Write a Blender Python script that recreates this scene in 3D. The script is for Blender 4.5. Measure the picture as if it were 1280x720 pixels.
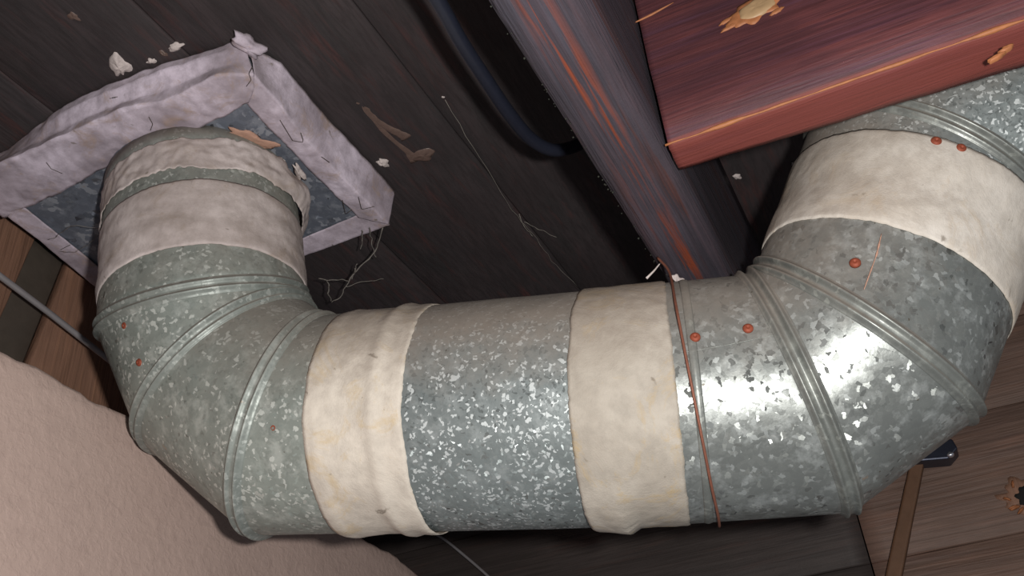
import bpy, bmesh, math, random
from mathutils import Vector, Matrix, noise
random.seed(7)
S = bpy.context.scene
for o in list(bpy.data.objects): bpy.data.objects.remove(o)
# ------------------------------------------------------------------ camera
# world: X along the joists (away), Y to the side wall, Z up.  Lens 1.2 m above the floor.
CZ = 1.2
R0 = Vector((0.4343880446726389, -0.8978671779963578, -0.07170465342178393))   # image right
R1 = Vector((0.4846151689103798, 0.30007437965571265, -0.8216468248196442))    # image down
R2 = Vector((0.7592464453044514, 0.32216439491522947, 0.5654687771587913))     # view direction
cam = bpy.data.cameras.new('camera'); camo = bpy.data.objects.new('camera', cam)
S.collection.objects.link(camo); S.camera = camo
cam.sensor_width = 36; cam.lens = 33.75; cam.clip_start = 0.02; cam.clip_end = 50
camo.matrix_world = Matrix(((R0.x, -R1.x, -R2.x, 0), (R0.y, -R1.y, -R2.y, 0), (R0.z, -R1.z, -R2.z, CZ), (0, 0, 0, 1)))
# ------------------------------------------------------------------ light
w = bpy.data.worlds.new('world'); S.world = w; w.use_nodes = True
w.node_tree.nodes['Background'].inputs[0].default_value = (0.85, 0.9, 1, 1)
w.node_tree.nodes['Background'].inputs[1].default_value = 0.16
fl = bpy.data.lights.new('camera_flash', 'POINT'); fl.shadow_soft_size = 0.014; fl.energy = 30.0; fl.color = (1.0, 0.97, 0.93)
flo = bpy.data.objects.new('camera_flash', fl); S.collection.objects.link(flo)
FLP = Vector((0, 0, CZ)) + R0 * 0.068 - R1 * 0.025
fm = camo.matrix_world.copy(); fm.translation = FLP; flo.matrix_world = fm
S.view_settings.view_transform = 'Standard'; S.view_settings.look = 'None'
S.view_settings.exposure = 0.0; S.view_settings.gamma = 1.0
# ------------------------------------------------------------------ pixel rays -> real points on real planes
F = 1200.0
def ray(x, y): return R0 * ((x - 640) / F) + R1 * ((y - 360) / F) + R2
def onZ(x, y, h): r = ray(x, y); return r * (h / r.z)
def onY(x, y, v): r = ray(x, y); return r * (v / r.y)
def onX(x, y, v): r = ray(x, y); return r * (v / r.x)
def atD(x, y, d): return ray(x, y) * d
UPZ = Vector((0, 0, CZ))
def nz(p, s, k=0.0):
    return noise.noise(Vector((p[0] * s + k, p[1] * s + k * 1.7, p[2] * s - k)))
# ------------------------------------------------------------------ object helpers (verts given relative to the lens height, lifted by CZ)
def link(o): S.collection.objects.link(o)
def origin_of(p):
    return Vector((0, 0, 0)) if p is None else p['_w'].copy() if False else WO[p.name]
WO = {}
def mesh(name, verts, faces, mat, parent=None, smooth=True, origin=None, mods=()):
    me = bpy.data.meshes.new(name)
    vs = [Vector(v) + UPZ for v in verts]
    if parent is None:
        if origin is None:
            xs = [v.x for v in vs]; ys = [v.y for v in vs]; zs = [v.z for v in vs]
            org = Vector(((min(xs) + max(xs)) / 2, (min(ys) + max(ys)) / 2, min(zs)))
        else: org = Vector(origin) + UPZ
        base = org
    else:
        org = WO[parent.name]; base = org
    me.from_pydata([tuple(v - base) for v in vs], [], faces)
    me.materials.append(mat)
    me.polygons.foreach_set('use_smooth', [smooth] * len(me.polygons))
    bm = bmesh.new(); bm.from_mesh(me); bmesh.ops.recalc_face_normals(bm, faces=bm.faces); bm.to_mesh(me); bm.free()
    o = bpy.data.objects.new(name, me); link(o)
    if parent is None: o.location = org
    else: o.parent = parent
    WO[o.name] = org
    for m in mods: m(o)
    return o
def empty(name, p, label=None, cat=None, group=None, kind=None):
    o = bpy.data.objects.new(name, None); link(o); o.empty_display_size = 0.02
    o.location = Vector(p) + UPZ; WO[o.name] = Vector(p) + UPZ
    return tag(o, label, cat, group, kind)
def tag(o, label=None, cat=None, group=None, kind=None):
    if label: o['label'] = label
    if cat: o['category'] = cat
    if group: o['group'] = group
    if kind: o['kind'] = kind
    return o
def solid(t, off=-1):
    def f(o):
        m = o.modifiers.new('s', 'SOLIDIFY'); m.thickness = t; m.offset = off
    return f
def bevel(wd, seg=2):
    def f(o):
        m = o.modifiers.new('b', 'BEVEL'); m.width = wd; m.segments = seg; m.limit_method = 'ANGLE'
    return f
def gridfaces(nu, nv, wrapv=False):
    fs = []
    for i in range(nu - 1):
        for j in range(nv if wrapv else nv - 1):
            a = i * nv + j; b = i * nv + (j + 1) % nv
            fs.append((a, b, b + nv, a + nv))
    return fs
def hexa(c):          # 8 corners: 0-3 bottom loop, 4-7 top loop
    return [(0, 1, 2, 3), (7, 6, 5, 4), (0, 4, 5, 1), (1, 5, 6, 2), (2, 6, 7, 3), (3, 7, 4, 0)]
def boxmesh(x0, x1, y0, y1, z0, z1):
    return [(x0, y0, z0), (x1, y0, z0), (x1, y1, z0), (x0, y1, z0), (x0, y0, z1), (x1, y0, z1), (x1, y1, z1), (x0, y1, z1)]
def resample(pts, n):
    pts = [Vector(p) for p in pts]; d = [0]
    for a, b in zip(pts, pts[1:]): d.append(d[-1] + (b - a).length)
    out = []; k = 0
    for i in range(n):
        t = d[-1] * i / (n - 1)
        while k < len(pts) - 2 and d[k + 1] < t: k += 1
        f = (t - d[k]) / max(1e-9, d[k + 1] - d[k]); out.append(pts[k].lerp(pts[k + 1], min(1, max(0, f))))
    return out
def smoothpath(pts, n):
    pts = [Vector(p) for p in pts]; P = [pts[0] * 2 - pts[1]] + pts + [pts[-1] * 2 - pts[-2]]; out = []
    m = len(pts) - 1
    for i in range(n):
        t = m * i / (n - 1); k = min(m - 1, int(t)); t -= k
        a, b, c, d = P[k:k + 4]
        out.append(0.5 * ((2 * b) + (c - a) * t + (2 * a - 5 * b + 4 * c - d) * t * t + (3 * b - a - 3 * c + d) * t * t * t))
    return out
def tube(path, rad, seg=10, rfun=None, cap=True):
    n = len(path); vs = []; fs = []
    t = (path[1] - path[0]).normalized(); e = t.cross(Vector((.3, .2, 1))).normalized()
    for i, p in enumerate(path):
        t = (path[min(n - 1, i + 1)] - path[max(0, i - 1)]).normalized()
        e = (e - t * e.dot(t)).normalized(); f = t.cross(e)
        r = rad if rfun is None else rfun(i / (n - 1))
        for j in range(seg):
            a = 2 * math.pi * j / seg; vs.append(p + (e * math.cos(a) + f * math.sin(a)) * r)
    fs = gridfaces(n, seg, True)
    if cap: fs.append(tuple(range(seg))[::-1]); fs.append(tuple((n - 1) * seg + j for j in range(seg)))
    return vs, fs
# ------------------------------------------------------------------ materials
def mat(name):
    m = bpy.data.materials.new(name); m.use_nodes = True; t = m.node_tree; t.nodes.clear()
    out = t.nodes.new('ShaderNodeOutputMaterial'); b = t.nodes.new('ShaderNodeBsdfPrincipled'); t.links.new(b.outputs[0], out.inputs[0])
    tc = t.nodes.new('ShaderNodeNewGeometry')     # world position: stays with the place
    return m, t, b, tc.outputs['Position'], tc
def N(t, kind, **kw):
    n = t.nodes.new(kind)
    for k, v in kw.items():
        if k.startswith('i_'): n.inputs[k[2:].replace('_', ' ')].default_value = v
        else: setattr(n, k, v)
    return n
def nois(t, vec, scale, detail=4, rough=.55, dist=0, sc=None):
    if sc:
        mp = N(t, 'ShaderNodeMapping'); mp.inputs['Scale'].default_value = sc
        if len(sc) > 3: pass
        t.links.new(vec, mp.inputs[0]); vec = mp.outputs[0]
    n = N(t, 'ShaderNodeTexNoise', i_Scale=scale, i_Detail=detail, i_Roughness=rough, i_Distortion=dist); t.links.new(vec, n.inputs['Vector']); return n
def ramp(t, fac, stops):
    r = N(t, 'ShaderNodeValToRGB'); el = r.color_ramp.elements
    while len(el) > 1: el.remove(el[-1])
    el[0].position = stops[0][0]; c = stops[0][1]; el[0].color = (*c, 1) if len(c) == 3 else c
    for p, c in stops[1:]:
        e = el.new(p); e.color = (*c, 1)
    t.links.new(fac, r.inputs[0]); return r.outputs[0]
def mix(t, fac, a, b, mode='MIX'):
    m = N(t, 'ShaderNodeMix', data_type='RGBA', blend_type=mode)
    for s, v in ((m.inputs[0], fac), (m.inputs[6], a), (m.inputs[7], b)):
        if isinstance(v, (int, float)): s.default_value = v
        elif isinstance(v, tuple): s.default_value = (*v, 1)
        else: t.links.new(v, s)
    return m.outputs[2]
def bump(t, b, h, strength, dist, prev=None):
    n = N(t, 'ShaderNodeBump'); n.inputs['Strength'].default_value = strength; n.inputs['Distance'].default_value = dist
    t.links.new(h, n.inputs['Height'])
    if prev is not None: t.links.new(prev, n.inputs['Normal'])
    if b is not None: t.links.new(n.outputs[0], b.inputs['Normal'])
    return n.outputs[0]
G = (0, 0, 0); W1 = (1, 1, 1)
def rotated(t, pos, rot=None, sc=(1, 1, 1)):
    mp = N(t, 'ShaderNodeMapping'); mp.vector_type = 'TEXTURE' if rot else 'POINT'
    if rot: mp.inputs['Rotation'].default_value = rot
    t.links.new(pos, mp.inputs[0])
    mp2 = N(t, 'ShaderNodeMapping'); mp2.inputs['Scale'].default_value = sc; t.links.new(mp.outputs[0], mp2.inputs[0]); return mp2.outputs[0]

def galv(name, base, flake, dens, size, dust=.6, metal=.45, rough=.4, tilt=.35, white=.85, cloud=.5):
    m, t, b, pos, geo = mat(name)
    nd = nois(t, pos, 90, 3, .6)
    add = N(t, 'ShaderNodeVectorMath', operation='MULTIPLY_ADD'); t.links.new(nd.outputs['Color'], add.inputs[0]); add.inputs[1].default_value = (.012,) * 3; t.links.new(pos, add.inputs[2])
    v = N(t, 'ShaderNodeTexVoronoi', i_Scale=size); t.links.new(add.outputs[0], v.inputs['Vector'])
    sep = N(t, 'ShaderNodeSeparateColor'); t.links.new(v.outputs['Color'], sep.inputs[0])
    cluster = nois(t, pos, 22, 3, .6)
    # flakes: a share of crystals is bright; the share varies in clusters
    s = N(t, 'ShaderNodeMath', operation='MULTIPLY_ADD'); t.links.new(cluster.outputs[0], s.inputs[0]); s.inputs[1].default_value = .55; t.links.new(sep.outputs[0], s.inputs[2])
    fl = ramp(t, s.outputs[0], [(0, G), (1.27 - dens, G), (1.30 - dens + .03, W1)]) if False else None
    mm = N(t, 'ShaderNodeMapRange'); t.links.new(s.outputs[0], mm.inputs[0]); mm.inputs[1].default_value = 1.27 - dens; mm.inputs[2].default_value = 1.30 - dens
    v2 = N(t, 'ShaderNodeTexVoronoi', i_Scale=size * .42); t.links.new(add.outputs[0], v2.inputs['Vector'])
    sep2 = N(t, 'ShaderNodeSeparateColor'); t.links.new(v2.outputs['Color'], sep2.inputs[0])
    tone = mix(t, sep2.outputs[1], tuple(c * .90 for c in base), tuple(min(1, c * 1.12) for c in base))
    big = nois(t, pos, 9, 3)
    tone = mix(t, ramp(t, big.outputs[0], [(.35, G), (.7, W1)]), tone, tuple(c * .85 for c in base))
    mid = ramp(t, nois(t, pos, 55, 4, .7).outputs[0], [(.5, G), (.66, (cloud,) * 3)])
    tone = mix(t, mid, tone, flake)
    fw = N(t, 'ShaderNodeMath', operation='MULTIPLY'); t.links.new(mm.outputs[0], fw.inputs[0]); fw.inputs[1].default_value = white
    col = mix(t, fw.outputs[0], tone, flake)
    # dust settled on whatever faces up
    sn = N(t, 'ShaderNodeSeparateXYZ'); t.links.new(geo.outputs['Normal'], sn.inputs[0])
    dn = nois(t, pos, 45, 5, .7)
    ds = N(t, 'ShaderNodeMath', operation='MULTIPLY_ADD'); t.links.new(dn.outputs[0], ds.inputs[0]); ds.inputs[1].default_value = .7; t.links.new(sn.outputs[2], ds.inputs[2])
    dr = N(t, 'ShaderNodeMapRange'); t.links.new(ds.outputs[0], dr.inputs[0]); dr.inputs[1].default_value = .05; dr.inputs[2].default_value = .75; dr.inputs[4].default_value = dust
    col = mix(t, dr.outputs[0], col, (.25, .205, .17))
    # small rusty specks and rubbed patches
    rs = ramp(t, nois(t, pos, 38, 5, .75).outputs[0], [(.69, G), (.75, (.6, .6, .6))]); col = mix(t, rs, col, (.42, .27, .17))
    sp = ramp(t, nois(t, pos, 170, 2, .5).outputs[0], [(.22, W1), (.26, G)]); col = mix(t, sp, col, (.12, .11, .09))
    t.links.new(col, b.inputs['Base Color'])
    mt = N(t, 'ShaderNodeMapRange'); t.links.new(dr.outputs[0], mt.inputs[0]); mt.inputs[3].default_value = metal; mt.inputs[4].default_value = .05; t.links.new(mt.outputs[0], b.inputs['Metallic'])
    rr = N(t, 'ShaderNodeMapRange'); t.links.new(sep.outputs[1], rr.inputs[0]); rr.inputs[3].default_value = rough - .06; rr.inputs[4].default_value = rough + .12
    rd = N(t, 'ShaderNodeMath', operation='MULTIPLY_ADD', use_clamp=True); t.links.new(dr.outputs[0], rd.inputs[0]); rd.inputs[1].default_value = .5; t.links.new(rr.outputs[0], rd.inputs[2]); t.links.new(rd.outputs[0], b.inputs['Roughness'])
    # crystals tilt the surface a little, each its own way
    sb = N(t, 'ShaderNodeVectorMath', operation='SUBTRACT'); t.links.new(v.outputs['Color'], sb.inputs[0]); sb.inputs[1].default_value = (.5,) * 3
    th = N(t, 'ShaderNodeMath', operation='GREATER_THAN'); t.links.new(sep.outputs[2], th.inputs[0]); th.inputs[1].default_value = .86
    tf = N(t, 'ShaderNodeMath', operation='MULTIPLY_ADD'); t.links.new(th.outputs[0], tf.inputs[0]); tf.inputs[1].default_value = tilt * 2; tf.inputs[2].default_value = tilt * .22
    inv = N(t, 'ShaderNodeMath', operation='SUBTRACT'); inv.inputs[0].default_value = 1.0; t.links.new(dr.outputs[0], inv.inputs[1]); tfm = N(t, 'ShaderNodeMath', operation='MULTIPLY'); t.links.new(tf.outputs[0], tfm.inputs[0]); t.links.new(inv.outputs[0], tfm.inputs[1]); tf = tfm
    sc = N(t, 'ShaderNodeVectorMath', operation='SCALE'); t.links.new(sb.outputs[0], sc.inputs[0]); t.links.new(tf.outputs[0], sc.inputs['Scale'])
    bn = bump(t, None, nois(t, pos, 14, 2).outputs[0], .35, .01)
    bn = bump(t, None, nois(t, pos, 500, 3).outputs[0], .15, .0005, bn)
    an = N(t, 'ShaderNodeVectorMath', operation='ADD'); t.links.new(sc.outputs[0], an.inputs[0]); t.links.new(bn, an.inputs[1])
    no = N(t, 'ShaderNodeVectorMath', operation='NORMALIZE'); t.links.new(an.outputs[0], no.inputs[0]); t.links.new(no.outputs[0], b.inputs['Normal'])
    return m
def cloth(name, base, dirt, stain, stains=.5, dust=.6, brt=1):
    m, t, b, pos, geo = mat(name)
    n1 = nois(t, pos, 12, 5, .6, .4); n2 = nois(t, pos, 60, 6, .7)
    col = mix(t, ramp(t, n1.outputs[0], [(.36, G), (.62, W1)]), base, dirt)
    col = mix(t, ramp(t, n2.outputs[0], [(.42, G), (.75, (.7, .7, .7))]), col, tuple(c * .72 for c in dirt))
    n3 = nois(t, pos, 24, 6, .75, .8)
    col = mix(t, ramp(t, n3.outputs[0], [(.53, G), (.66, (stains,) * 3)]), col, stain)
    n4 = nois(t, pos, 75, 3, .5, .5); col = mix(t, ramp(t, n4.outputs[0], [(.70, G), (.76, (.7, .7, .7))]), col, (.16, .13, .10))
    sn = N(t, 'ShaderNodeSeparateXYZ'); t.links.new(geo.outputs['Normal'], sn.inputs[0])
    ds = N(t, 'ShaderNodeMath', operation='MULTIPLY_ADD'); t.links.new(n2.outputs[0], ds.inputs[0]); ds.inputs[1].default_value = .7; t.links.new(sn.outputs[2], ds.inputs[2])
    dr = N(t, 'ShaderNodeMapRange'); t.links.new(ds.outputs[0], dr.inputs[0]); dr.inputs[1].default_value = .15; dr.inputs[2].default_value = .85; dr.inputs[4].default_value = dust
    col = mix(t, dr.outputs[0], col, (.30, .235, .19))
    t.links.new(col, b.inputs['Base Color']); b.inputs['Roughness'].default_value = .75; b.inputs['Specular IOR Level'].default_value = .3
    wv = nois(t, pos, 900, 2, .5)
    bn = bump(t, None, n1.outputs[0], .35, .006); bn = bump(t, None, n3.outputs[0], .3, .003, bn); bump(t, b, wv.outputs[0], .35, .0006, bn)
    return m
def wood(name, c1, c2, c3, rot=None, sc=(1, 14, 14), scale=6, fine=70, rough=.6, spec=.3, bstr=.5, streak=(.52, .66), bdist=.002, spots=None, band=None, low=None):
    m, t, b, pos, geo = mat(name)
    v = rotated(t, pos, rot, sc)
    n1 = nois(t, v, scale, 6, .6, .6); n2 = nois(t, v, fine / 10, 4, .65, .2); n0 = nois(t, pos, 7, 4, .6)
    v3 = rotated(t, pos, rot, tuple(s if s == 1 else s * 2.2 for s in sc)); n3 = nois(t, v3, fine / 6, 3, .6, .3)
    col = mix(t, ramp(t, n1.outputs[0], [(.35, G), (.65, W1)]), c1, c2)
    col = mix(t, ramp(t, n2.outputs[0], [(streak[0], G), (streak[1], W1)]), col, c3)
    col = mix(t, ramp(t, n3.outputs[0], [(.38, (.55, .55, .55)), (.55, G)]), col, tuple(c * .45 for c in c1))
    col = mix(t, ramp(t, n0.outputs[0], [(.40, (.5, .5, .5)), (.62, G)]), col, tuple(c * .55 for c in c1))
    if band:                # heartwood streaks run in a band across the face
        sx = N(t, 'ShaderNodeSeparateXYZ'); t.links.new(pos, sx.inputs[0])
        d = N(t, 'ShaderNodeMath', operation='SUBTRACT'); t.links.new(sx.outputs[band[0]], d.inputs[0]); d.inputs[1].default_value = band[1]
        ab = N(t, 'ShaderNodeMath', operation='ABSOLUTE'); t.links.new(d.outputs[0], ab.inputs[0])
        mr = N(t, 'ShaderNodeMapRange'); t.links.new(ab.outputs[0], mr.inputs[0]); mr.inputs[1].default_value = band[2]; mr.inputs[2].default_value = band[2] * .3
        vb = rotated(t, pos, None, (2.2, 70, 70)); nb_ = nois(t, vb, 3.2, 3, .6, .3)
        st = ramp(t, nb_.outputs[0], [(.46, G), (.60, W1)]); ml = mix(t, 1.0, st, mr.outputs[0], 'MULTIPLY')
        patch = ramp(t, nois(t, pos, 9, 3, .6).outputs[0], [(.36, (.25, .25, .25)), (.56, W1)])
        col = mix(t, mix(t, 1.0, ml, patch, 'MULTIPLY'), col, band[3])
    if low:
        sx = N(t, 'ShaderNodeSeparateXYZ'); t.links.new(pos, sx.inputs[0])
        mr = N(t, 'ShaderNodeMapRange'); t.links.new(sx.outputs[2], mr.inputs[0]); mr.inputs[1].default_value = low[0] + .0025; mr.inputs[2].default_value = low[0]
        lc = mix(t, n0.outputs[0], low[1], low[2]); col = mix(t, mr.outputs[0], col, mix(t, .35, lc, col))
    if spots:
        n5 = nois(t, pos, spots[1], 6, .75); col = mix(t, ramp(t, n5.outputs[0], [(spots[2], G), (spots[2] + .08, (spots[3],) * 3)]), col, spots[0])
    t.links.new(col, b.inputs['Base Color']); b.inputs['Roughness'].default_value = rough; b.inputs['Specular IOR Level'].default_value = spec
    bn = bump(t, None, n3.outputs[0], bstr, bdist); bn = bump(t, None, n1.outputs[0], bstr * .6, bdist * 1.5, bn); bump(t, b, nois(t, pos, 260, 4, .7).outputs[0], .25, .001, bn)
    return m
def plain(name, col, rough=.6, metal=0, spec=.4, var=.3, nscale=40, bs=.3, bd=.001):
    m, t, b, pos, geo = mat(name)
    n = nois(t, pos, nscale, 4, .65)
    c = mix(t, n.outputs[0], tuple(x * (1 - var) for x in col), tuple(min(1, x * (1 + var)) for x in col))
    t.links.new(c, b.inputs['Base Color']); b.inputs['Roughness'].default_value = rough; b.inputs['Metallic'].default_value = metal; b.inputs['Specular IOR Level'].default_value = spec
    bump(t, b, n.outputs[0], bs, bd)
    return m
M = {}
M['galv'] = galv('galvanized_fine', (.205, .232, .232), (.62, .66, .66), .13, 430, dust=.85, rough=.44, metal=.35, white=.85, cloud=.2)
M['galvL'] = galv('galvanized_left', (.27, .30, .275), (.62, .65, .61), .10, 330, dust=.65, rough=.48, metal=.3, tilt=.2, white=.7, cloud=.35)
M['galvR'] = galv('galvanized_right', (.235, .25, .24), (.50, .53, .52), .07, 250, dust=.65, rough=.37, tilt=.30, metal=.55, white=.6)
M['galvP'] = galv('galvanized_plate', (.17, .19, .235), (.38, .40, .45), .10, 150, dust=.3, rough=.5, metal=.35)
M['bead'] = galv('galvanized_bead', (.20, .212, .20), (.36, .38, .35), .06, 260, dust=.7, rough=.42, tilt=.0, metal=.45, white=.5)
M['beadL'] = galv('galvanized_bead_left', (.25, .275, .255), (.5, .53, .5), .08, 300, dust=.6, rough=.5, tilt=.0, metal=.3, white=.6)
M['tape'] = cloth('cloth_tape', (.45, .41, .355), (.37, .33, .28), (.42, .30, .14), .6)
M['tapeA'] = cloth('cloth_tape_narrow', (.66, .60, .52), (.57, .51, .44), (.52, .38, .19), .5)  # brighter tape copy: light lost to flash falloff put into the colour
M['tapeR'] = cloth('cloth_tape_right', (.60, .56, .51), (.50, .45, .39), (.45, .33, .20), .35)
M['tapeL'] = cloth('cloth_tape_left', (.66, .58, .56), (.48, .41, .39), (.34, .26, .20), .5)
M['tapeB'] = cloth('cloth_tape_boot', (.72, .63, .73), (.36, .30, .34), (.40, .29, .24), .7, dust=.3)
M['ceil'] = wood('subfloor_wood', (.058, .045, .047), (.037, .033, .034), (.095, .036, .032), None, (1.5, 12, 12), 5, 60, .62, .35, .35, (.55, .8), .001, spots=((.15, .12, .11), 90, .70, .5))
M['joist'] = wood('joist_wood', (.058, .054, .070), (.070, .048, .058), (.085, .036, .032), None, (1.0, 20, 20), 4, 38, .6, .35, .7, (.56, .66), .003, band=(1, .127, .014, (.19, .045, .022)))
M['beam'] = wood('red_beam_wood', (.090, .032, .040), (.13, .038, .038), (.080, .036, .060), None, (22, .8, 22), 4, 44, .6, .3, .5, (.5, .75), .0015, low=(1.6935, (.24, .055, .038), (.17, .04, .03)))
M['raw'] = plain('raw_wood', (.33, .125, .05), .6, nscale=120, var=.45)
M['knot'] = plain('knot_wood', (.36, .235, .125), .5, nscale=60, var=.25)
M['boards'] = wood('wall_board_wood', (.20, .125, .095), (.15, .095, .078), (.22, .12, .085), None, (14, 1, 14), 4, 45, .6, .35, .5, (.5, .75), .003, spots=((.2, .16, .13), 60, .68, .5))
M['boardsshaded'] = wood('shaded_wall_board', (.062, .048, .044), (.048, .038, .036), (.07, .042, .036), None, (14, 1, 14), 4, 45, .6, .3, .4)  # darker copy of the wall boards, shade under the duct put into the colour
M['side'] = wood('side_board_wood', (.34, .185, .125), (.27, .15, .10), (.36, .19, .12), None, (14, 14, 1), 5, 60, .6, .3, .5)
M['sidedark'] = plain('dark_board', (.075, .06, .048), .7, var=.35)
M['cable'] = plain('cable_rubber', (.012, .014, .024), .38, 0, .7, .25, 200, .15, .0005)
M['pipe'] = plain('grey_conduit', (.30, .28, .29), .5, .3, .5, .2)
M['wire'] = plain('rusty_wire', (.22, .085, .055), .6, .3, .4, .3, 200)
M['screw'] = plain('copper_screw', (.25, .06, .032), .6, .15, .3, .4, 300)
M['web'] = plain('cobweb', (.22, .20, .18), .9, 0, .1, .3, 100)
M['chunk'] = plain('plaster_chunk', (.55, .48, .46), .8, 0, .2, .3, 200, .8, .002)
M['orange'] = plain('orange_putty', (.46, .27, .20), .75, 0, .2, .2, 120, .6, .002)
M['resin'] = plain('old_glue', (.13, .085, .07), .45, 0, .5, .35, 150, .6, .001)
M['stick'] = plain('stick_wood', (.12, .062, .035), .6, 0, .3, .3, 60)
M['black'] = plain('bracket_metal', (.035, .04, .06), .35, .6, .6, .3)
M['dark'] = plain('dark_gap', (.012, .011, .010), .9)
M['mould'] = plain('grey_mould', (.035, .036, .03), .9, 0, .1, .5, 150, .8, .002)
def plaster():
    m, t, b, pos, geo = mat('pink_plaster')
    n = nois(t, pos, 5, 4); c = mix(t, n.outputs[0], (.43, .318, .276), (.50, .372, .325))
    n2 = nois(t, pos, 70, 5, .6, .2); c = mix(t, ramp(t, n2.outputs[0], [(.3, (.35,) * 3), (.5, G)]), c, (.36, .262, .23))
    t.links.new(c, b.inputs['Base Color']); b.inputs['Roughness'].default_value = .7; b.inputs['Specular IOR Level'].default_value = .35
    n3 = nois(t, pos, 130, 4, .6, .4)
    bn = bump(t, None, ramp(t, n3.outputs[0], [(.42, G), (.62, W1)]), .32, .0010); bump(t, b, nois(t, pos, 18, 3).outputs[0], .3, .003, bn)
    return m
M['plaster'] = plaster()
# ------------------------------------------------------------------ structure: ceiling of subfloor planks
H = .75
def plankmesh(x0, x1, y0, y1, z0, z1, nseg=26, amp=.0007, seed=0):
    # a long plank with a slightly wavy face, edges and chamfers
    vs = []; prof = [(y0 + .0005, z0 + .006), (y0 + .0005, z0 + .0010), (y0 + .0022, z0), ((y0 * 2 + y1) / 3, z0), ((y0 + 2 * y1) / 3, z0), (y1 - .0022, z0), (y1 - .0005, z0 + .0010), (y1 - .0005, z0 + .006), (y1 - .0005, z1), (y0 + .0005, z1)]
    for i in range(nseg):
        x = x0 + (x1 - x0) * i / (nseg - 1)
        for k, (y, z) in enumerate(prof):
            dy = amp * 1.2 * noise.noise(Vector((x * 11, y * 40 + seed, 1))) if k < 8 else 0
            dz = amp * noise.noise(Vector((x * 7, y * 23, seed))) if k < 8 else 0
            vs.append((x, y + dy, z + dz))
    fs = gridfaces(nseg, len(prof), True); L = len(prof)
    fs.append(tuple(range(L))[::-1]); fs.append(tuple((nseg - 1) * L + j for j in range(L)))
    return vs, fs
ceiling = tag(mesh('ceiling', boxmesh(-.3, 1.36, -.75, .90, H + .019, H + .04), hexa(0), M['dark'], smooth=False), kind='structure')
ys = [.872, .697, .525, .348, .172, -.003, -.178, -.353, -.528, -.703]
for i in range(len(ys) - 1):
    vs, fs = plankmesh(-.28, 1.34, ys[i + 1], ys[i], H + random.uniform(-.0006, .0006), H + .019, seed=i * 3.1)
    mesh('plank', vs, fs, M['ceil'], ceiling)
# back wall of horizontal boards (across the joists)
XW = 1.30
wall_back = tag(mesh('wall_back', boxmesh(XW + .02, XW + .05, -.75, .90, -.1, H), hexa(0), M['dark'], smooth=False), kind='structure')
zs = [H, .655, .535, .372, .205, .04, -.1]
def swap(vs): return [(XW + (z - .0), y, x) for (y, x, z) in vs]
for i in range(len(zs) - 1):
    for ya, yb, m_ in ((-.74, .088, M['boards']), (.090, .89, M['boardsshaded'])):
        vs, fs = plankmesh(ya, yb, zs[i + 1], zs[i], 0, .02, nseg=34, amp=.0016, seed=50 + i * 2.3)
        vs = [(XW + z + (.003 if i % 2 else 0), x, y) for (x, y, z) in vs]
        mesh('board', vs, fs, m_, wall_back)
# side wall of upright boards, behind the plastered part
YS = .872
wall_side = tag(mesh('wall_side', boxmesh(-.2, XW, YS + .02, YS + .04, .30, H), hexa(0), M['sidedark'], smooth=False), kind='structure')
edges = [(.20, M['side']), (.43, M['side']), (.602, M['sidedark']), (.655, M['side']), (.83, M['side']), (1.0, M['side']), (1.2, M['side'])]
for (xa, m_), (xb, _) in zip(edges, edges[1:]):
    vs, fs = plankmesh(.31, H + .015, xa, xb, 0, .02, nseg=20, amp=.0008, seed=xa * 9)
    off = .012 if m_ is M['sidedark'] else 0
    vs = [(y - (H - x) * .13, YS + z + off, x) for (x, y, z) in vs]
    mesh('board', vs, fs, m_, wall_side)
# plastered wall on the left: a slab with a rough top edge
YP = .667
nx, nzz = 150, 40; vs = []
def ptop(x):
    z = .45 + .0035 * noise.noise(Vector((x * 60, 1, 2))) + .003 * noise.noise(Vector((x * 17, 5, 2)))
    if x > 1.02: z -= ((x - 1.02) ** 2) * .55
    return z
for i in range(nx):
    x = -.2 + (XW - .003 + .2) * i / (nx - 1); zt = ptop(x)
    for j in range(nzz):
        z = -.1 + (zt - .006 + .1) * j / (nzz - 1)
        vs.append((x, YP + .0016 * noise.noise(Vector((x * 9, z * 9, 3))) + .0006 * noise.noise(Vector((x * 60, z * 60, 3))), z))
    vs.append((x, YP + .002, zt - .002)); vs.append((x, YP + .006, zt)); vs.append((x, YP + .06, zt - .004)); vs.append((x, YP + .06, -.1))
vsn = nzz + 4
fs = gridfaces(nx, vsn, True); fs.append(tuple(range(vsn))[::-1]); fs.append(tuple((nx - 1) * vsn + j for j in range(vsn)))
wall_left = tag(mesh('wall_left', vs, fs, M['plaster']), kind='structure')
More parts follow.
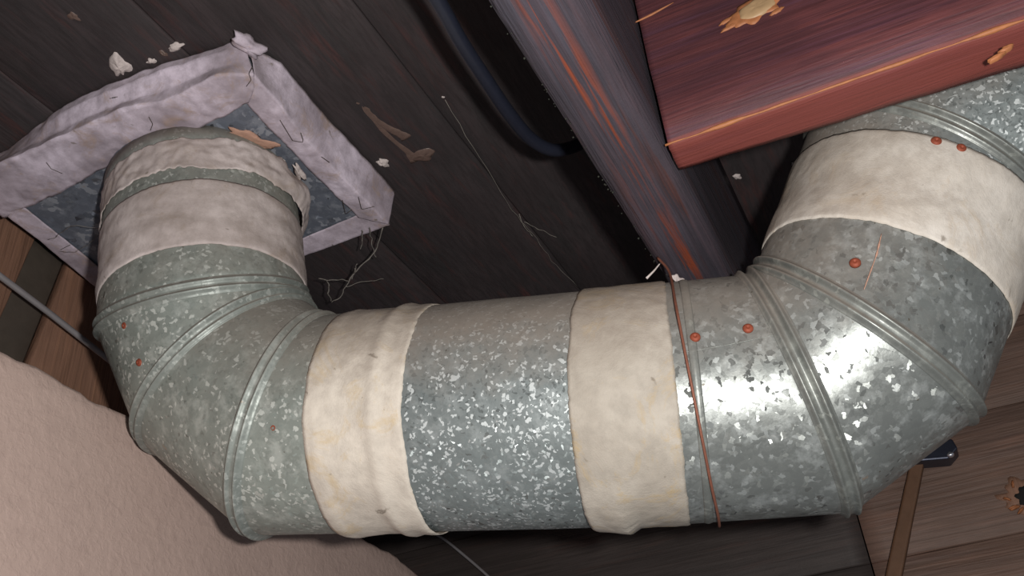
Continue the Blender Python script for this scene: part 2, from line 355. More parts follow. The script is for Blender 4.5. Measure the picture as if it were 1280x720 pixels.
# ------------------------------------------------------------------ floor joist
HJ = .485
def noisybox(c, nu, amp, seed, fn=None):
    # c: 8 corners, long axis from corner loop (0,1,4,5 near) ; c = [n_bl, n_br, n_tr, n_tl, f_bl, f_br, f_tr, f_tl]
    c = [Vector(p) for p in c]; vs = []; order = [0, 1, 2, 3]; sub = 6; ring = 0
    for i in range(nu):
        t = i / (nu - 1); k = [c[a].lerp(c[a + 4], t) for a in order]; ctr = sum(k, Vector()) / 4; ringp = []
        for a in range(4):
            for s in range(sub):
                p = k[a].lerp(k[(a + 1) % 4], s / sub)
                if s == 0: p = p + (ctr - p) * .012
                d = noise.noise(Vector((p.x * 22 + seed, p.y * 22, p.z * 22))) * amp + noise.noise(Vector((p.x * 90 + seed, p.y * 90, p.z * 90))) * amp * .5
                p = p + (p - ctr).normalized() * d
                if fn: p = fn(p, a, s, t)
                ringp.append(p)
        vs += ringp; ring = len(ringp)
    fs = gridfaces(nu, ring, True); fs.append(tuple(range(ring))[::-1]); fs.append(tuple((nu - 1) * ring + j for j in range(ring)))
    return vs, fs
floor_joist = empty('floor_joist', (.65, .127, HJ), 'dark stained floor joist with reddish streaks running under the ceiling planks', 'joist')
jc = [(-.25, .153, HJ), (-.25, .1005, HJ), (-.25, .1005, H - .001), (-.25, .153, H - .001),
      (XW - .004, .1505, HJ), (XW - .004, .0985, HJ), (XW - .004, .0985, H - .001), (XW - .004, .1505, H - .001)]
vs, fs = noisybox(jc, 120, .0012, 3)
mesh('timber', vs, fs, M['joist'], floor_joist)
# ragged mouldy edge of the joist
vs = []; fs = []
for k in range(90):
    x = random.uniform(.34, .74); p = Vector((x, .1515 + random.uniform(-.003, .0015), HJ + random.uniform(-.0015, .006)))
    r = random.uniform(.0004, .0012); b0 = len(vs)
    for d in ((1, 0, 0), (0, 1, 0), (-1, 0, 0), (0, -1, 0), (0, 0, 1), (0, 0, -1)): vs.append(p + Vector(d) * r * random.uniform(.6, 1.3))
    fs += [tuple(b0 + q for q in tri) for tri in ((0, 1, 4), (1, 2, 4), (2, 3, 4), (3, 0, 4), (1, 0, 5), (2, 1, 5), (3, 2, 5), (0, 3, 5))]
mesh('mould_crust', vs, fs, M['mould'], floor_joist)['kind'] = 'stuff'
# red blocking beam
HB = .49
beam = empty('blocking_beam', (.57, -.03, HB), 'wide reddish brown timber beam butting against the dark joist, with a pale knot', 'beam')
def endfn(p, a, s, t):
    if t < .002: p = p + Vector((0, -.0016 * (1 + noise.noise(p * 120)), 0))
    return p
NB0 = Vector((.549, .0975, HB)); NB1 = Vector((.560, -.40, HB)); FB0 = Vector((.583, .0975, HB)); FB1 = Vector((.622, -.40, HB))
dz = Vector((0, 0, H - HB - .001))
bc = [NB0, FB0, FB0 + dz, NB0 + dz, NB1, FB1, FB1 + dz, NB1 + dz]
vs, fs = noisybox([NB0, FB0, FB0 + dz, NB0 + dz, NB1, FB1, FB1 + dz, NB1 + dz], 90, .0009, 9, endfn)
mesh('timber', vs, fs, M['beam'], beam)
def beamface(px_, py_):      # point on the wide near face
    n = Vector((NB1 - NB0)).cross(Vector((0, 0, 1))).normalized(); r = ray(px_, py_); return r * (NB0.dot(n) / r.dot(n))
path = [NB0.lerp(NB1, t) + Vector((-.0002, 0, .0004 + .0008 * noise.noise(Vector((t * 30, 0, 0))))) for t in [i / 79 for i in range(80)]]
vs, fs = tube(path, .001, 8, lambda t: .0005 + .0015 * max(0, .35 + noise.noise(Vector((t * 16, 3, 3)))) )
tag(mesh('worn_edge', vs, fs, M['raw'], beam), 'raw orange wood along the lower edge')
path = resample([beamface(792, 29), beamface(815, 18), beamface(842, 3)], 12)
vs, fs = tube(path, .0006, 6, lambda t: .0009 * math.sin(math.pi * min(1, t * .9 + .1)) + .0002); mesh('scratch', vs, fs, M['raw'], beam)
# knot: sawn branch stub with torn fringe
kc = beamface(944, 12); nb = (NB1 - NB0).cross(Vector((0, 0, 1))).normalized()
if nb.dot(kc) > 0: nb = -nb
ka = (beamface(975, -6) - beamface(915, 30)); ka.normalize(); kb = nb.cross(ka).normalized()
def disc(c, a, b, n, ra, rb, h, nseg=48, rings=5, rag=.12, seed=0, back=.003):
    vs = [c + n * h]; fs = []
    for r in range(1, rings + 1):
        f = r / rings
        for j in range(nseg):
            th = 2 * math.pi * j / nseg; q = 1 + rag * noise.noise(Vector((math.cos(th) * 2.2 + seed, math.sin(th) * 2.2, seed))) * f
            vs.append(c + a * ra * q * f * math.cos(th) + b * rb * q * f * math.sin(th) + n * (h * (1 - f ** 6 * .8) + .0004 * noise.noise(Vector((f * 9, th, seed)))))
    for j in range(nseg): vs.append(vs[1 + (rings - 1) * nseg + j] - n * back)
    for j in range(nseg): fs.append((0, 1 + j, 1 + (j + 1) % nseg))
    for r in range(rings):
        for j in range(nseg):
            a0 = 1 + r * nseg + j; b0 = 1 + r * nseg + (j + 1) % nseg; fs.append((a0, a0 + nseg, b0 + nseg, b0))
    return vs, fs
vs, fs = disc(kc - ka * .001, ka, kb, nb, .0215, .0125, .0012, rag=.45, seed=4)
tag(mesh('torn_fringe', vs, fs, M['raw'], beam), 'orange torn wood around the knot')
vs, fs = disc(kc + ka * .0015, ka, kb, nb, .0160, .0098, .0026, rag=.15, seed=7)
tag(mesh('knot', vs, fs, M['knot'], beam), 'pale tan oval knot')
for (q, l, wd, sd) in (((913, 33), .008, .0022, 1), ((908, 26), .006, .002, 2), ((971, 14), .006, .0022, 3), ((1258, 60), .005, .0018, 5), ((1245, 71), .006, .0015, 6)):
    c0 = beamface(*q); vs, fs = disc(c0, ka, kb, nb, l, wd, .001, 20, 3, .6, sd); mesh('splinter', vs, fs, M['raw'], beam)
# ------------------------------------------------------------------ duct run
K = [Vector(k) for k in [[0.5981, 0.6149, 0.7392], [0.6112, 0.5956, 0.5456], [0.6368, 0.5778, 0.4831], [0.6487, 0.5074, 0.4143], [0.7063, 0.2036, 0.3703], [0.743, 0.07, 0.3604], [0.7412, 0.0097, 0.3886], [0.7582, -0.0797, 0.5345], [0.7678, -0.1949, 0.5669], [.772, -.42, .585]]]
NRM = {1: (0.3988, 0.011, -0.917), 2: (0.3639, -0.524, -0.7701), 3: (0.3627, -0.8527, -0.3759), 5: (0.1234, -0.9751, 0.184), 6: (-0.109, -0.7828, 0.6126), 7: (0.0232, -0.6818, 0.7312)}
NK = len(K); U = [(K[i + 1] - K[i]).normalized() for i in range(NK - 1)]
RAD = .1
frames = []; e = U[0].cross(Vector((0, 1, 0))).normalized()
for i, uu in enumerate(U):
    e = (e - uu * e.dot(uu)).normalized(); frames.append((e.copy(), uu.cross(e)))
def ringpt(k, th):
    a = U[max(0, k - 1)]; b = U[min(NK - 2, k)]
    n_ = Vector(NRM[k]) if k in NRM else (a + b).normalized()
    f0 = frames[min(NK - 2, k)]; r = f0[0] * math.cos(th) + f0[1] * math.sin(th); out = Vector()
    for ax in (a, b):
        rr = (r - ax * r.dot(ax)).normalized() * RAD
        out += .5 * (K[k] + rr - ax * (rr.dot(n_) / ax.dot(n_)))
    return out
def onduct(seg, s, th, dr=0.0):
    """point at axial distance s (m) from joint seg on the gore between joints seg and seg+1"""
    if s < 0 and seg > 0: return onduct(seg - 1, (K[seg] - K[seg - 1]).length + s, th, dr)
    a = ringpt(seg, th); b = ringpt(seg + 1, th); uu = U[seg]; d = (b - a); t = (s - (a - K[seg]).dot(uu)) / max(1e-6, d.dot(uu))
    p = a + d * t; c = K[seg] + uu * (p - K[seg]).dot(uu); return p + (p - c).normalized() * dr
def onductf(seg, f, th, dr=0.0):
    a = ringpt(seg, th); b = ringpt(seg + 1, th); p = a.lerp(b, f); c = K[seg] + U[seg] * (p - K[seg]).dot(U[seg]); return p + (p - c).normalized() * dr
def ducthit(seg, x, y):
    c = K[seg]; a = U[seg]; d = ray(x, y); dp = d - a * d.dot(a); op = -(c - a * c.dot(a)); A = dp.dot(dp); B = dp.dot(op); C = op.dot(op) - RAD ** 2
    t = (-B - math.sqrt(max(0, B * B - A * C))) / A; p = d * t; n = (p - c) - a * (p - c).dot(a); return p, n.normalized()
NT = 128
def gore(seg, m_, parent, s0=None, s1=None, nl=14, amp=.0005, name='gore'):
    Ls = (K[seg + 1] - K[seg]).length; vs = []
    for i in range(nl):
        f = i / (nl - 1)
        for j in range(NT):
            th = 2 * math.pi * j / NT
            a = onductf(seg, 0, th) if s0 is None else onduct(seg, s0, th)
            b = onductf(seg, 1, th) if s1 is None else onduct(seg, s1, th)
            p = a.lerp(b, f); c = K[seg] + U[seg] * (p - K[seg]).dot(U[seg])
            d = amp * noise.noise(p * 14) + amp * .4 * noise.noise(p * 50)
            vs.append(p + (p - c).normalized() * d)
    return mesh(name, vs, gridfaces(nl, NT, True), m_, parent, mods=(solid(.0008),))
def bead(k, parent, m_, ridges=((-.0055, .0030), (.0, .0035), (.0055, .0030)), wd=.0024, span=.0100, n=29):
    vs = []; base = .0004
    for i in range(n):
        s = -span + 2 * span * i / (n - 1)
        h = base
        for rs, rh in ridges: h += rh * math.exp(-((s - rs) / wd) ** 2)
        for j in range(NT):
            th = 2 * math.pi * j / NT; p = ringpt(k, th)
            a = U[k - 1]; b = U[k]
            ax = a if s < 0 else b
            if s < 0: q = onduct_line(k - 1, th, p, s)
            else: q = onduct_line(k, th, p, s)
            c = K[k]; r = p - c; rad = (r - (a + b).normalized() * r.dot((a + b).normalized())).normalized()
            if i in (0, n - 1): h2 = -.001
            else: h2 = h
            vs.append(q + rad * h2)
    return mesh('bead', vs, gridfaces(n, NT, True), m_, parent, mods=(solid(.0006),))
def onduct_line(seg, th, p, s):
    a = ringpt(seg, th); b = ringpt(seg + 1, th); d = (b - a)
    return p + d.normalized() * max(-d.length * .48, min(d.length * .48, s))
def screw(seg, x, y, parent, r=.0040):
    p, n = ducthit(seg, x, y); a = n.cross(Vector((.2, .9, .3))).normalized(); b = n.cross(a); vs = []; prof = [(1.0, -.001), (1.0, .0006), (.85, .0016), (.5, .0022), (.30, .0022), (.22, .0012)]
    for f, h in prof:
        for j in range(16): th = 2 * math.pi * j / 16; vs.append(p + (a * math.cos(th) + b * math.sin(th)) * r * f + n * (h + .0004))
    fs = gridfaces(len(prof), 16, True); fs.append(tuple(5 * 16 + j for j in range(16))); fs.append(tuple(range(16))[::-1])
    return mesh('screw', vs, fs, M['screw'], parent)
def seamstrip(seg, pts, parent, m_, wd=.0012, h=.0010):
    path = [ducthit(seg, *q)[0] + ducthit(seg, *q)[1] * .0001 for q in pts]; path = resample(path, 24); vs, fs = tube(path, wd, 6, lambda t: wd * (.25 + 1.1 * abs(noise.noise(Vector((t * 7, seg, 2)))) + .4 * abs(noise.noise(Vector((t * 25, seg, 5))))))
    return mesh('seam', vs, fs, m_, parent)
# left elbow
S_RL = (K[1] - K[0]).length
left_elbow = empty('elbow_duct', K[2], 'dusty galvanized elbow duct at left turning down from the ceiling box', 'duct', 'galvanized duct elbows')
gore(0, M['galvL'], left_elbow, s0=.03)
gore(1, M['galvL'], left_elbow); gore(2, M['galvL'], left_elbow); gore(3, M['galvL'], left_elbow, s1=.105)
bead(1, left_elbow, M['beadL'], ((-.0045, .0032), (.0045, .0040))); bead(2, left_elbow, M['beadL'], ((-.005, .0040), (.005, .0036))); bead(3, left_elbow, M['beadL'], ((-.0052, .0036), (.005, .0042)))
screw(1, 157, 407, left_elbow, .0036); screw(1, 175, 453, left_elbow, .0036); screw(3, 343, 535, left_elbow)
seamstrip(3, [(310, 548), (386, 549)], left_elbow, M['bead'], .0006)
# straight piece
straight = empty('straight_duct', K[3].lerp(K[4], .6), 'straight galvanized duct piece with fine bright spangles between the two cream tape bands', 'duct')
gore(3, M['galv'], straight, s0=.105, s1=.315, name='pipe_shell', nl=18)
# right elbow
right_elbow = empty('elbow_duct', K[5], 'shiny galvanized elbow duct at right with flash glare and an old wire around it', 'duct', 'galvanized duct elbows')
gore(4, M['galvR'], right_elbow); gore(5, M['galvR'], right_elbow); gore(6, M['galvR'], right_elbow, s1=.095)
bead(5, right_elbow, M['bead'], ((-.0050, .0036), (.0046, .0042))); bead(6, right_elbow, M['bead'], ((-.0050, .0036), (.0046, .0042)))
screw(4, 869, 422, right_elbow); screw(4, 935, 411, right_elbow); screw(6, 1069, 329, right_elbow, .0042)
seamstrip(4, [(852, 441), (905, 432), (972, 418)], right_elbow, M['bead'], .0006)
seamstrip(6, [(1102, 292), (1096, 318), (1080, 362)], right_elbow, M['orange'], .0009)
vs = []                                             # crimp ring next to the cream band
for i in range(7):
    s = .053 + .007 * i / 6; h = [0, .0003, .0007, .0009, .0007, .0003, 0][i]
    for j in range(NT): vs.append(onduct(4, s, 2 * math.pi * j / NT, h + .0003))
mesh('crimp', vs, gridfaces(7, NT, True), M['bead'], right_elbow, mods=(solid(.0006),))
# second elbow behind the beam
top_elbow = empty('elbow_duct', K[7], 'galvanized elbow duct partly hidden behind the red beam at upper right', 'duct', 'galvanized duct elbows')
gore(6, M['galv'], top_elbow, s0=.095); gore(7, M['galv'], top_elbow); gore(8, M['galv'], top_elbow)
bead(7, top_elbow, M['bead'], ((-.0050, .0036), (.0046, .0042))); bead(8, top_elbow, M['bead'])
screw(6, 1170, 177, top_elbow, .0042); screw(6, 1201, 186, top_elbow, .0042)
# ------------------------------------------------------------------ cloth tape wraps
def tapewrap(name, seg, s0, s1, m_, label, fn=None, n=26, base=.0014, rag=.0012, seed=0, group='cloth tape bands around the duct', nt=200):
    vs = []
    for i in range(n):
        f = i / (n - 1)
        for j in range(nt):
            th = 2 * math.pi * j / nt; cx, sx = math.cos(th), math.sin(th)
            ra = rag * (noise.noise(Vector((cx * 4 + seed, sx * 4, 1))) + .7 * noise.noise(Vector((cx * 22 + seed, sx * 22, 1))))
            rb = rag * (noise.noise(Vector((cx * 4 + seed, sx * 4, 9))) + .7 * noise.noise(Vector((cx * 22 + seed, sx * 22, 9))))
            s = (s0 + ra) * (1 - f) + (s1 + rb) * f
            p0 = onduct(seg, s, th)
            d = base + .0007 * noise.noise(p0 * 35 + Vector((seed, 0, 0))) + .0004 * noise.noise(p0 * 110)
            if i in (0, n - 1): d = base * .6
            if fn: d += fn(f, th, p0, s)
            vs.append(onduct(seg, s, th, max(d, .0006)))
    o = mesh(name, vs, gridfaces(n, nt, True), m_, None, mods=(solid(.0007),))
    return tag(o, label, 'tape', group)
def down(seg, p, s): c = K[seg] + U[seg] * s; return -((p - c).normalized().z)
def fA(f, th, p, s):
    v = .0028 * math.exp(-((f - .70) / .07) ** 2) - .0004
    v += .0010 * math.exp(-((f - .12) / .05) ** 2)
    dn = down(3, p, s)
    if dn > .9: v += .0035 * (dn - .9) / .1 * (.5 + .5 * math.sin(f * 7 + 1))
    return v
tapewrap('tape_wrap', 3, .0635, .149, M['tapeA'], 'narrow cream cloth tape band with a raised ridge near the left elbow', fA, seed=2)
def fB(f, th, p, s):
    dn = down(3, p, s) if s >= 0 else down(4, p, s); v = 0
    if dn > .86: v += .0035 * ((dn - .86) / .14) * math.exp(-((f - .40) / .22) ** 2) + .003 * ((dn - .86) / .14)
    if dn < -.9: v += .004 * (-dn - .9) / .1 * (.4 + abs(noise.noise(p * 60)))
    return v
LB = (K[4] - K[3]).length
tapewrap('tape_wrap', 4, .283 - LB, .0415, M['tape'], 'broad cream cloth tape band in the middle joining straight duct and right elbow', fB, seed=5, n=30)
tapewrap('tape_wrap', 6, .047, .139, M['tapeR'], 'wide off-white cloth tape band below the red beam at upper right', lambda f, th, p, s: .0006 * math.sin(f * 9), seed=8, n=30)
tapewrap('tape_wrap', 0, .103, .1825, M['tapeL'], 'greyish cloth tape band around the riser above the left elbow',
         lambda f, th, p, s: .0012 * noise.noise(Vector((p.x * 12, p.y * 12, p.z * 70))) + .0004, seed=11, n=30)
def fC(f, th, p, s):
    c = K[0] + U[0] * s; r = (p - c).normalized(); side = r.dot(R0)
    v = .0018 * noise.noise(p * 45) + .0013 * noise.noise(p * 130) + .0002
    if side > .35: v += (side - .35) / .65 * (.011 + .006 * noise.noise(p * 40)) * (.35 + .65 * math.sin(math.pi * min(1, f * .9 + .1)))
    return v
collar = tapewrap('tape_wrap', 0, .048, .087, M['tapeL'], 'wrinkled torn cloth tape around the riser collar under the ceiling box', fC, seed=14, rag=.004, n=30, nt=260)
# ------------------------------------------------------------------ ceiling box (register boot)
HP = .711
boot = empty('register_boot', onZ(240, 215, HP), 'square galvanized ceiling box edged with crumpled purple-grey cloth tape', 'duct box')
T = onZ(317, 96, HP); Rr = onZ(486, 279, HP); Bb = onZ(163, 392, HP); Lf = onZ(-20, 247, HP)
def up(p, z): return Vector((p.x, p.y, z))
ctr = (T + Rr + Bb + Lf) / 4
ins = [p + (ctr - p) * .008 for p in (T, Rr, Bb, Lf)]
nseg = 10
vs = [p for p in ins] + [up(p, H - .0005) for p in ins]
mesh('plate', vs, hexa(0), M['galvP'], boot, smooth=False, mods=(bevel(.0015),))
vs = []
for i in range(6):
    for j in range(NT): vs.append(onduct(0, .012 + .06 * i / 5, 2 * math.pi * j / NT, .0003 - .0022))
mesh('collar', vs, gridfaces(6, NT, True), M['galvP'], boot, mods=(solid(.0006),))
def strip(lines, name, m_, seed, amp=.0015, n=90, sub=10, fn=None, label=None, th=.0009):
    L = [resample(l, n) for l in lines]; m = (len(L) - 1) * sub + 1; vs = []
    for i in range(n):
        for j in range(m):
            k = min(len(L) - 2, j // sub); f = (j - k * sub) / sub
            p = L[k][i].lerp(L[k + 1][i], f); edge = j in (0, m - 1)
            a = noise.noise(p * 30 + Vector((seed, 0, 0))) * amp + noise.noise(p * 95 + Vector((seed, 0, 0))) * amp * .5
            q = p + Vector((noise.noise(p * 60 + Vector((0, seed, 0))) * amp * .5, noise.noise(p * 60 + Vector((0, 0, seed))) * amp * .5, -abs(a) * .9 - .0006))
            if fn: q = fn(q, i / (n - 1), j / (m - 1))
            vs.append(q)
    o = mesh(name, vs, gridfaces(n, m), m_, boot, mods=(solid(th, 0),))
    if label: o['label'] = label
    return o
def lz(pts, z): return [onZ(x, y, z) for x, y in pts]
def zz(pts): return [onZ(x, y, z) for x, y, z in pts]
# upper left strip: inner edge, folds, crease, ceiling edge (crumpled)
strip([lz([(312, 126), (276, 146), (230, 168), (160, 196), (120, 214), (76, 240), (28, 260), (5, 272)], HP - .0012),
       lz([(318, 108), (270, 125), (215, 150), (150, 178), (90, 208), (20, 240), (-10, 255)], HP - .0040),
       lz([(317, 92), (272, 92), (225, 118), (150, 136), (110, 155), (60, 176), (0, 203), (-25, 222)], HP - .0030),
       zz([(313, 78, .722), (275, 82, .722), (225, 104, .722), (150, 128, .722), (100, 150, .720), (50, 176, .720), (0, 200, .722), (-30, 215, .722)]),
       zz([(308, 60, .738), (284, 62, .738), (200, 88, .736), (131, 115, .736), (81, 138, .736), (35, 172, .738), (0, 196, .740), (-30, 208, .74)]),
       zz([(303, 44, .7485), (281, 57, .7485), (200, 80, .7485), (131, 107, .7485), (81, 130, .7485), (10, 186, .7485), (-10, 196, .7485), (-35, 204, .7485)])],
      'tape_strip', M['tapeB'], 1, .0032, 150, 7, label='crumpled tape strip on the far upper left edge')
strip([lz([(308, 128), (345, 168), (400, 224), (447, 270)], HP - .0010),
       lz([(312, 112), (350, 148), (415, 214), (470, 276)], HP - .0025),
       lz([(318, 94), (352, 132), (380, 172), (425, 219), (486, 280)], HP - .0020),
       zz([(316, 78, .726), (365, 124, .726), (420, 188, .726), (489, 262, .726)]),
       zz([(309, 56, .7485), (352, 78, .7485), (400, 137, .7485), (470, 212, .7485), (494, 240, .7485)])],
      'tape_strip', M['tapeB'], 5, .0020, 110, 7)
strip([lz([(447, 268), (412, 283), (378, 297), (300, 329), (178, 378)], HP - .0012),
       lz([(470, 272), (420, 293), (376, 309), (300, 338), (172, 385)], HP - .0018),
       lz([(487, 280), (430, 301), (376, 320), (300, 346), (164, 393)], HP - .0015),
       zz([(487, 276, .735), (430, 297, .735), (376, 316, .735), (300, 340, .735), (164, 388, .735)])],
      'tape_strip', M['tapeB'], 9, .0012, 80, 6)
strip([lz([(30, 258), (70, 290), (112, 323), (178, 378)], HP - .0012),
       lz([(12, 256), (55, 292), (105, 334), (172, 386)], HP - .0018),
       lz([(-20, 246), (0, 262), (50, 300), (110, 350), (163, 393)], HP - .0015),
       zz([(-20, 243, .735), (0, 258, .735), (50, 296, .735), (110, 346, .735), (164, 388, .735)])],
      'tape_strip', M['tapeB'], 13, .0012, 80, 6)
for ln in ([(58, 203), (64, 211), (78, 217)], [(186, 146), (191, 155), (188, 163)], [(308, 108), (314, 100), (311, 92), (316, 84)], [(350, 150), (366, 176), (380, 178), (376, 166)],
           [(402, 196), (412, 203)], [(428, 250), (432, 268), (440, 262)], [(448, 246), (452, 262), (468, 258)], [(76, 312), (88, 306)], [(140, 122), (147, 121)]):
    p = resample(lz(ln, HP - .0068), 12); vs, fs = tube(p, .00035, 5); mesh('crack', vs, fs, M['sidedark'], boot)
def chunk(name, c, n, ra, rb, h, seed, m_, parent=None, ax=None, nseg=20, rag=.7, label=None, cat='debris', group=None):
    a = ax or n.cross(Vector((.3, .8, .2))).normalized(); a = (a - n * a.dot(n)).normalized(); b = n.cross(a); vs = []; fs = []
    rings = 6
    for r in range(rings + 1):
        f = r / rings * math.pi / 2
        for j in range(nseg):
            th = 2 * math.pi * j / nseg; q = 1 + rag * noise.noise(Vector((math.cos(th) * 1.5 + seed, math.sin(th) * 1.5, f + seed)))
            vs.append(c + a * ra * q * math.cos(f) * math.cos(th) + b * rb * q * math.cos(f) * math.sin(th) + n * (h * math.sin(f) * (1 + .3 * noise.noise(Vector((th, f, seed))))))
    fs = gridfaces(rings + 1, nseg, True); fs.append(tuple(range(nseg))[::-1])
    o = mesh(name, vs, fs, m_, parent)
    if label: tag(o, label, cat, group)
    return o
dn = Vector((0, 0, -1))
# orange putty and torn flakes around the collar
pz = HP - .0012
chunk('putty_patch', onZ(316, 176, pz), dn, .026, .0125, .0022, 3, M['orange'], boot, ax=onZ(345, 190, pz) - onZ(290, 170, pz), nseg=40, rag=1.0)['label'] = 'orange putty patch on the plate'
for q, ra, rb, sd in (((352, 200), .005, .003, 2), ((374, 214), .013, .0035, 4), ((378, 248), .006, .002, 6), ((190, 168), .008, .002, 8), ((158, 183), .005, .002, 9)):
    chunk('torn_flake', onZ(*q, HP - (.010 if q[0] > 360 else .002)), dn, ra, rb, .004, sd, M['chunk'], boot, ax=onZ(q[0] + 15, q[1] + 28, HP) - onZ(*q, HP), rag=1.3)
chunk('tape_tuft', onZ(311, 54, .738), dn, .017, .010, .010, 3, M['tapeB'], boot, nseg=28, rag=1.0)
# ------------------------------------------------------------------ plaster chunks and stains stuck to the ceiling
G1 = 'plaster crumbs stuck to the ceiling planks'
def cz(x, y, off=.0012): return onZ(x, y, H - off + .002)
chunk('plaster_chunk', cz(150, 81), dn, .0150, .0090, .006, 1, M['chunk'], ax=onZ(154, 96, H) - onZ(147, 66, H), label='largest oval plaster chunk on the ceiling above the crumpled tape', group=G1, nseg=30)
chunk('plaster_chunk', cz(219, 58), dn, .0085, .004, .004, 5, M['chunk'], ax=onZ(228, 55, H) - onZ(208, 61, H), label='small white plaster chunk above the middle of the upper left tape edge', group=G1)
chunk('plaster_chunk', cz(190, 75), dn, .006, .0035, .003, 6, M['chunk'], ax=onZ(200, 70, H) - onZ(180, 78, H), label='small plaster crumb between the oval chunk and the tape edge', group=G1)
chunk('plaster_chunk', cz(205, 66), dn, .0045, .003, .003, 9, M['resin'], label='dull brown plaster crumb beside the small white one', group=G1)
chunk('plaster_chunk', cz(478, 202), dn, .0085, .005, .005, 10, M['chunk'], ax=onZ(487, 208, H) - onZ(468, 196, H), label='white plaster chunk on the ceiling beside the right corner of the box', group=G1)
chunk('plaster_chunk', cz(92, 20), dn, .006, .0045, .002, 12, M['resin'], label='faint flat crumb on the ceiling near the upper left corner', group=G1)
chunk('plaster_chunk', cz(554, 120), dn, .0035, .002, .002, 15, M['chunk'], label='tiny crumb on the plank seam left of the black cable', group=G1)
chunk('plaster_chunk', onZ(921, 220, H - .0005), dn, .0055, .0040, .003, 17, M['chunk'], label='tiny pale crumb on the ceiling between red beam and right duct', group=G1)
chunk('plaster_chunk', onZ(997, 204, H - .0005), dn, .0045, .0085, .004, 19, M['chunk'], ax=onZ(1004, 194, H) - onZ(990, 212, H), label='pale flake hanging beside the right duct tape below the beam', group=G1)
# glue smear on the ceiling
smear = empty('glue_smear', cz(500, 165), 'long brown dried glue smear ending in a blob on the dark ceiling', 'stain')
chunk('blob', cz(530, 193), dn, .0150, .0095, .0028, 21, M['resin'], smear, ax=onZ(548, 190, H) - onZ(515, 197, H), nseg=36, rag=.5)
for k, (a, b, w0) in enumerate((((420, 106), (522, 200), .0045), ((440, 125), (510, 175), .006), ((470, 148), (520, 205), .004))):
    pts = [onZ(a[0] + (b[0] - a[0]) * t + 3 * math.sin(9 * t + k), a[1] + (b[1] - a[1]) * t + 3 * math.cos(8 * t + k), H + .0012) for t in [i / 24 for i in range(25)]]
    vs, fs = tube(pts, w0, 8, lambda t, w0=w0, k=k: w0 * (.15 + 1.15 * t + .4 * noise.noise(Vector((t * 9, k, 0)))))
    ctrz = H + .0012
    vs = [Vector((v.x, v.y, ctrz + (v.z - ctrz) * .22 - .0005)) for v in vs]
    mesh('streak', vs, fs, M['resin'], smear)
# ------------------------------------------------------------------ black cable
pts = [onZ(515, -45, .60), onZ(548, 2, .60), onZ(575, 50, .60), onZ(605, 96, .602), onZ(635, 140, .605), onZ(662, 172, .61), onZ(688, 187, .615), onZ(712, 185, .625), onZ(735, 175, .64)]
vs, fs = tube(smoothpath(pts, 90), .0062, 20)
tag(mesh('black_cable', vs, fs, M['cable'], None), 'thick blue-black cable looping down from the top into the joist', 'cable')
# thin grey conduit on the left
vs, fs = tube([onY(-40, 313, .835), onY(0, 345, .835), onY(60, 390, .835), onY(125, 441, .835), onY(185, 488, .835)], .0036, 12)
tag(mesh('conduit', vs, fs, M['pipe'], None), 'thin grey conduit in front of the brown upright boards at left', 'pipe')
vs, fs = tube(smoothpath([onX(520, 655, 1.285), onX(552, 672, 1.285), onX(580, 694, 1.285), onX(612, 722, 1.285), onX(650, 760, 1.285)], 20), .0022, 8)
tag(mesh('thin_wire', vs, fs, M['pipe'], None), 'thin grey wire on the dark wall right of the pink plaster', 'wire')
# rusty wire slung round the right elbow from the joist
pts = [Vector((.735, .142, HJ - .003))]
q0 = [(833, 335), (838, 352), (845, 385), (853, 425), (862, 470), (871, 515), (880, 560), (889, 605), (897, 640), (899, 654)]
pts = [onZ(822, 322, HJ - .002)]
for x, y in q0[1:]:
    p, n_ = ducthit(4, x, y); pts.append(p + n_ * (.0075 if y < 360 else .0045 if y < 400 else .0026))
sl = pts[-1]
vs, fs = tube(smoothpath(pts, 80), .0011, 8)
hw = mesh('hanging_wire', vs, fs, M['wire'], None); tag(hw, 'thin rust-red wire hanging from the joist over the right elbow', 'wire')
# scraps caught at the joist above the duct
tag(chunk('paper_scrap', onZ(849, 348, HJ - .004) , dn, .0070, .0040, .006, 31, M['chunk'], rag=1.4, nseg=26), 'crumpled whitish scrap stuck to the joist just above the duct', 'scrap', 'scraps caught on the joist')
vs, fs = tube(resample([onZ(826, 328, HJ), onZ(818, 338, HJ - .008), onZ(808, 348, HJ - .014)], 8), .0010, 6, lambda t: .0005 + .0007 * t)
tag(mesh('wood_sliver', vs, fs, M['tapeL'], None), 'pale sliver leaning between joist and duct top', 'scrap', 'scraps caught on the joist')
# ------------------------------------------------------------------ stick and bracket on the back wall
xs_ = XW - .022
vs, fs = noisybox([onX(1098, 760, xs_), onX(1118, 762, xs_), onX(1118, 762, xs_) + Vector((.012, 0, 0)), onX(1098, 760, xs_) + Vector((.012, 0, 0)),
                   onX(1140, 566, xs_), onX(1157, 566, xs_), onX(1157, 566, xs_) + Vector((.012, 0, 0)), onX(1140, 566, xs_) + Vector((.012, 0, 0))], 30, .0005, 4)
tag(mesh('wooden_stick', vs, fs, M['stick'], None), 'narrow brown wooden stick slanting down the board wall behind the duct', 'stick')
br = empty('metal_bracket', onX(1172, 566, XW - .03), 'small blue-black metal bracket behind the lower right of the duct', 'bracket')
bx = XW - .035
q = [onX(1128, 578, bx), onX(1186, 573, bx), onX(1197, 560, bx), onX(1190, 548, bx), onX(1160, 552, bx), onX(1128, 566, bx)]
vs = q + [p + Vector((.030, 0, 0)) for p in q]; nq = len(q)
fs = [tuple(range(nq)), tuple(range(nq, 2 * nq))[::-1]] + [(i, (i + 1) % nq, nq + (i + 1) % nq, nq + i) for i in range(nq)]
mesh('plate', vs, fs, M['black'], br, smooth=False, mods=(bevel(.002),))
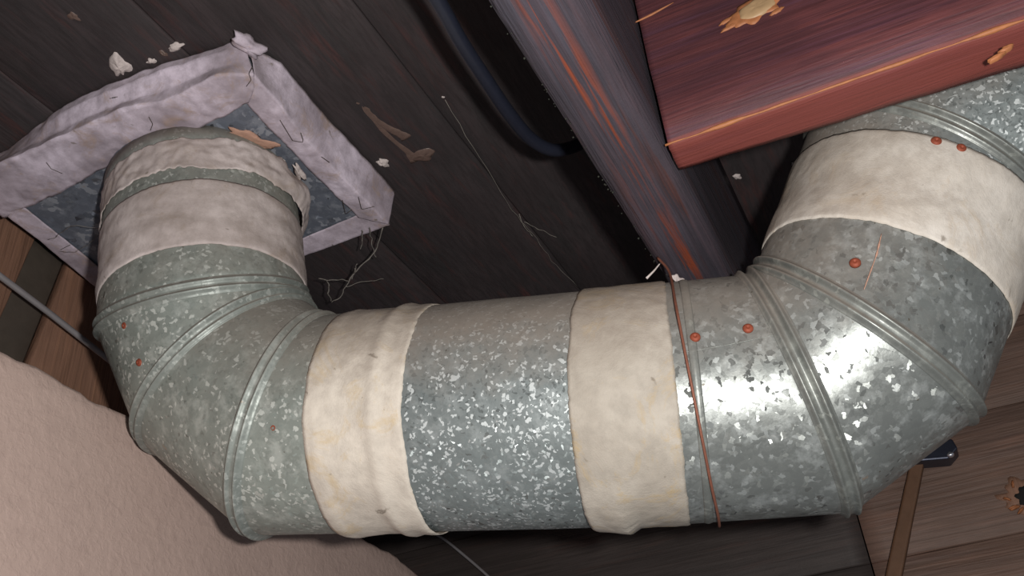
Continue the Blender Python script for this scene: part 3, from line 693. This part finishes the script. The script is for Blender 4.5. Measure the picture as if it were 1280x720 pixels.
c = onX(1188, 568, bx - .002); vs, fs = disc(c, Vector((0, 1, 0)), Vector((0, 0, 1)), Vector((-1, 0, 0)), .0045, .0035, .003, 16, 3, .2, 3)
mesh('glint_disc', vs, fs, plain('glint_metal', (.7, .72, .78), .25, .9, .6, .1), br)  # pale disc added as the bracket's glint, highlight put into its colour
# broken knot hole on the back wall
kx = XW - .001; c = onX(1278, 622, kx)
vs, fs = disc(c, Vector((0, 1, 0)), Vector((0, 0, 1)), Vector((-1, 0, 0)), .020, .022, .0015, 40, 4, 1.1, 8); tag(mesh('torn_wood', vs, fs, M['side'], wall_back), 'torn pale wood round the hole')
vs, fs = disc(c + Vector((-.0018, -.004, 0)), Vector((0, 1, 0)), Vector((0, 0, 1)), Vector((-1, 0, 0)), .011, .013, .0006, 30, 3, .5, 2); mesh('knot_hole_shade', vs, fs, M['dark'], wall_back)  # flat dark disc on the board, the hole's shade put into its colour
for k in range(7):
    a = random.uniform(0, 6.28); p = c + Vector((-.004, math.cos(a) * .017, math.sin(a) * .018))
    chunk('splinter', p, Vector((-1, 0, 0)), .006, .0018, .004, 40 + k, M['raw'], wall_back, ax=Vector((0, math.cos(a + .5), math.sin(a + .5))), nseg=8, rag=.6)
# ------------------------------------------------------------------ cobwebs
def web(name, strands, label):
    o = empty(name, strands[0][0][0], label, 'cobweb', 'cobwebs')
    for pts, r in strands:
        pts = smoothpath(pts, 26); pts = [p + Vector((nz(p, 90, 1), nz(p, 90, 5), nz(p, 90, 9))) * .0025 for p in pts]
        vs, fs = tube(pts, r, 5, lambda t, r=r: r * (.6 + .8 * abs(noise.noise(Vector((t * 14, r * 900, 2)))))); mesh('strand', vs, fs, M['web'], o)
    return o
wz = .70
web('cobweb', [([onZ(478, 284, wz), onZ(468, 315, wz), onZ(440, 345, .69), onZ(425, 372, .68), onZ(415, 378, .68)], .0010),
               ([onZ(463, 285, wz), onZ(464, 300, wz), onZ(470, 322, wz)], .0007), ([onZ(398, 348, .68), (onZ(412, 349, .68)), onZ(436, 350, .69)], .0007),
               ([onZ(410, 350, .68), onZ(411, 365, .68), onZ(414, 377, .68)], .0010), ([onZ(432, 358, .68), onZ(460, 352, .69), onZ(480, 349, .70)], .0005),
               ([onZ(448, 330, .69), onZ(440, 348, .69), onZ(444, 336, .69)], .0006), ([onZ(453, 288, wz), onZ(453, 300, .70), onZ(451, 312, .70)], .0008)],
    'tangled dusty cobweb hanging below the right corner of the ceiling box')
web('cobweb', [([onZ(556, 125, H - .002), onZ(600, 198, H - .003), onZ(640, 262, H - .003), onZ(665, 292, H - .004), onZ(690, 325, H - .003), onZ(722, 358, H - .002)], .0004),
               ([onZ(655, 278, H - .004), onZ(672, 286, H - .005), onZ(695, 297, H - .006)], .0005), ([onZ(648, 268, H - .002), onZ(655, 282, H - .006), onZ(666, 296, H - .003)], .0007)],
    'faint cobweb strand along the ceiling seam below the black cable')
web('cobweb', [([onZ(62, 300, .70), onZ(92, 283, .69), onZ(128, 287, .68)], .0004), ([onZ(75, 315, .70), onZ(100, 312, .69), onZ(128, 290, .68)], .0003)],
    'thin cobweb strands across the metal plate left of the riser')
